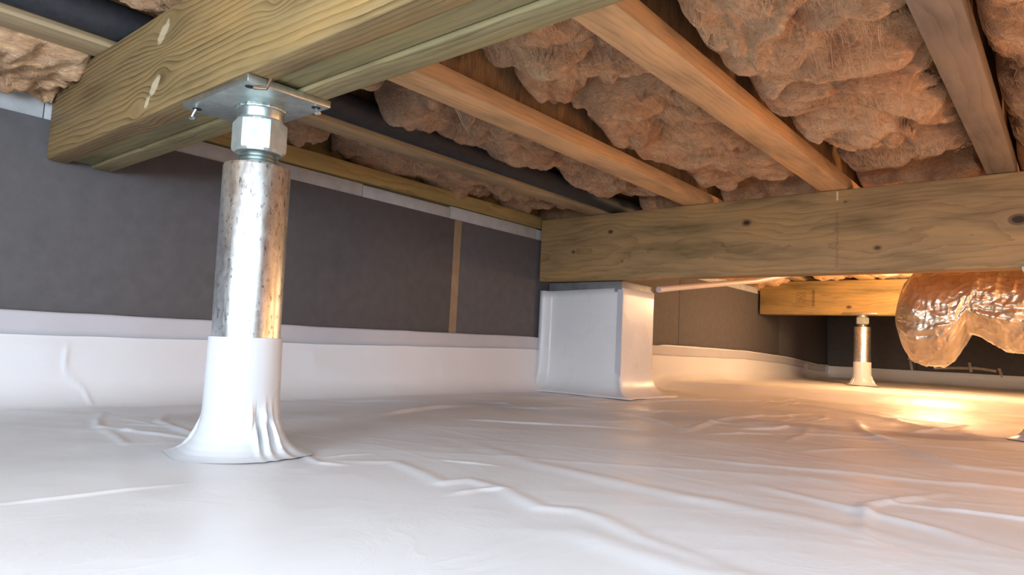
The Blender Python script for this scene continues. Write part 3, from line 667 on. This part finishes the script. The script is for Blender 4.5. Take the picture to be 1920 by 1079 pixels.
# ------------------------------------------------------------------ wrapped concrete pier
t = thing('pier', 'square pier wrapped in white plastic against the left wall, under the second beam', 'pier', (-1.335, 2.08, 0))
x0, x1, y0, y1 = -1.487+1.335, -1.172+1.335, 1.965-2.08, 2.185-2.08
def pier_ring(z, off, rl=0.03, rr=0.006, n=10):
    pts = []
    def arc(cx_, cy_, r, a0, a1):
        for i in range(n+1):
            a = math.radians(a0+(a1-a0)*i/n); pts.append((cx_+r*math.cos(a), cy_+r*math.sin(a)))
    X0, X1, Y0, Y1 = x0-0*off, x1+off, y0-off, y1+off
    # front edge runs slightly skew: left end nearer the camera
    for k in range(14): tt_ = k/13; pts.append((X0+0.034+(X1-rr-X0-0.034)*tt_, Y0-0.012*(1-tt_)))
    arc(X1-rr, Y0+rr, rr, -90, 0)
    for k in range(1, 8): pts.append((X1, Y0+rr+(Y1-Y0-2*rr)*k/8))
    arc(X1-rr, Y1-rr, rr, 0, 90)
    pts.append((X0, Y1)); pts.append((X0, (Y0+Y1)/2)); pts.append((X0-0.002, Y0-0.046-off*0.5)); pts.append((X0+0.012, Y0-0.030-0.012)); pts.append((X0+0.024, Y0-0.018))
    return [(x, y, z) for x, y in pts]
rings = []
for z, off in [(0.002, 0.075), (0.006, 0.048), (0.012, 0.030), (0.022, 0.017), (0.036, 0.009), (0.055, 0.004), (0.085, 0.001), (0.13, 0), (0.2, 0), (0.27, 0), (0.34, 0), (0.3665, 0)]:
    R_ = pier_ring(z, off)
    R_ = [(x+0.0035*off*40*float(noise3(x*22, y*22, z*30)), y+0.0035*off*40*float(noise3(x*22+5, y*22, z*30))+0.0008*float(noise3(x*12, y*3, z*14)), z+(-0.010*(1-(x-x0)/(x1-x0)) if z > 0.33 else 0)) for x, y, _ in R_]
    rings.append(R_)
P = np.array(rings).transpose(1, 0, 2)
bm_pr = grid_mesh('liner_wrap', P, M['wrap'], t, closed_u=True)
md = bm_pr.modifiers.new('s', 'SOLIDIFY'); md.thickness = 0.0015; md.offset = -1
box('concrete_block', x0+0.010, x1-0.006, y0+0.004, y1-0.006, 0.0, 0.3520, M['concrete'], t, 0.003)
bm = box_bm(x0+0.004, x1-0.0045, y0-0.001, y1-0.003, 0.3525, 0.3885, 0.001)
bm_obj('cap_pad', bm, M['pad'], t, 'dark grey pad between pier and beam', angle=30)
tp = box('corner_tape', x1-0.020, x1+0.0012, y0-0.0022, y0-0.0004, 0.03, 0.361, M['tape'], t, 0, 'pale tape strip down the front corner')

# ------------------------------------------------------------------ slanting white pipe behind the pier
o = bm_obj('drain_pipe', tube_bm([(-1.168, 2.205, 0.383), (-1.155, 2.30, 0.398), (-1.04, 2.8, 0.474), (-0.98, 3.15, 0.545)], 0.0115, 14), M['pvc'])
tag(o, 'thin pinkish white pipe rising from the pier under the second beam', 'pipe')

# ------------------------------------------------------------------ foil duct
t = thing('air_duct', 'bulky crinkled foil-wrapped duct with a rounded end, lit orange at the right edge', 'duct', (-0.306, 2.60, 0.1684))
t.scale = (0.887, 0.887, 0.887)
ks = [-0.575, -0.570, -0.557, -0.538, -0.51, -0.47, -0.42, -0.385, -0.358, -0.335, -0.30, -0.25, -0.15, 0.0, 0.5, 1.0, 1.6]
zc = [0.330, 0.330, 0.332, 0.335, 0.335, 0.334, 0.336, 0.345, 0.365, 0.392, 0.392, 0.378, 0.362, 0.37, 0.40, 0.41, 0.41]
rz = [0.004, 0.035, 0.075, 0.120, 0.158, 0.174, 0.172, 0.160, 0.138, 0.112, 0.122, 0.142, 0.156, 0.15, 0.15, 0.15, 0.15]
ry = [0.004, 0.035, 0.075, 0.118, 0.150, 0.165, 0.168, 0.166, 0.164, 0.162, 0.158, 0.155, 0.155, 0.15, 0.15, 0.15, 0.15]
XS = np.concatenate([np.linspace(-0.575, 0.2, 230), np.linspace(0.215, 1.6, 50)]); TH = np.linspace(0, 2*np.pi, 181)[:-1]
A, B = np.meshgrid(TH, XS, indexing='ij')
ZC = np.interp(B, ks, zc); RZ = np.interp(B, ks, rz); RY = np.interp(B, ks, ry)
dsp = 0.010*(ridged(B*7, np.cos(A)*1.6, np.sin(A)*1.6, 3)-0.7)+0.004*ridged(B*22+A*2, np.cos(A)*3, np.sin(A)*3, 3)+0.007*ridged((B+0.345)*14, np.arctan2(np.sin(A)+0.3, B+0.345)*3.0, 2.0, 3)
sc = np.clip(RZ/0.10, 0, 1)
P = np.stack([B+0.38, (RY+dsp*sc)*np.cos(A), ZC-0.17+(RZ+dsp*sc)*np.sin(A)], -1)
grid_mesh('foil_jacket', P, M['foil'], t, closed_u=True)
h = bm_obj('tear', lathe_bm([(0.0, 0.0), (0.010, 0.0), (0.011, 0.003), (0.0, 0.004)], 14, rf=lambda r, z, a: r*(1+0.3*math.sin(a*3)), caps=False), M['dark'], t, 'small dark tear in the foil')
h.location = (-0.115, -0.098, 0.180); h.rotation_euler = (math.radians(90), 0, math.radians(-50))
# metal hanger strips beneath it, fixed on the back wall ledge of liner
for k, (xa, xb, za, zb_, lb) in enumerate([(-0.95, -0.83, 0.200, 0.150, 'short slanting bright strip, leftmost on the back wall below the duct'), (-0.935, -0.925, 0.185, 0.105, 'upright little bracket at the left end of the strips on the back wall'),
        (-0.79, -0.585, 0.140, 0.150, 'level bright strip on the back wall straight below the round duct end'), (-0.580, -0.572, 0.19, 0.125, 'upright little bracket between the two level strips'),
        (-0.57, -0.43, 0.155, 0.140, 'level strip right of centre on the back wall below the duct'), (-0.415, -0.40, 0.160, 0.100, 'upright little bracket at the right end of the strips')]):
    bm = tube_bm([(xa, BY-0.006, za), ((xa+xb)/2, BY-0.008, (za+zb_)/2+0.002), (xb, BY-0.006, zb_)], 0.010, 6)
    o = bm_obj('metal_strip', bm, M['strip'], angle=30); tag(o, lb, 'bracket', 'metal strips on the back wall')
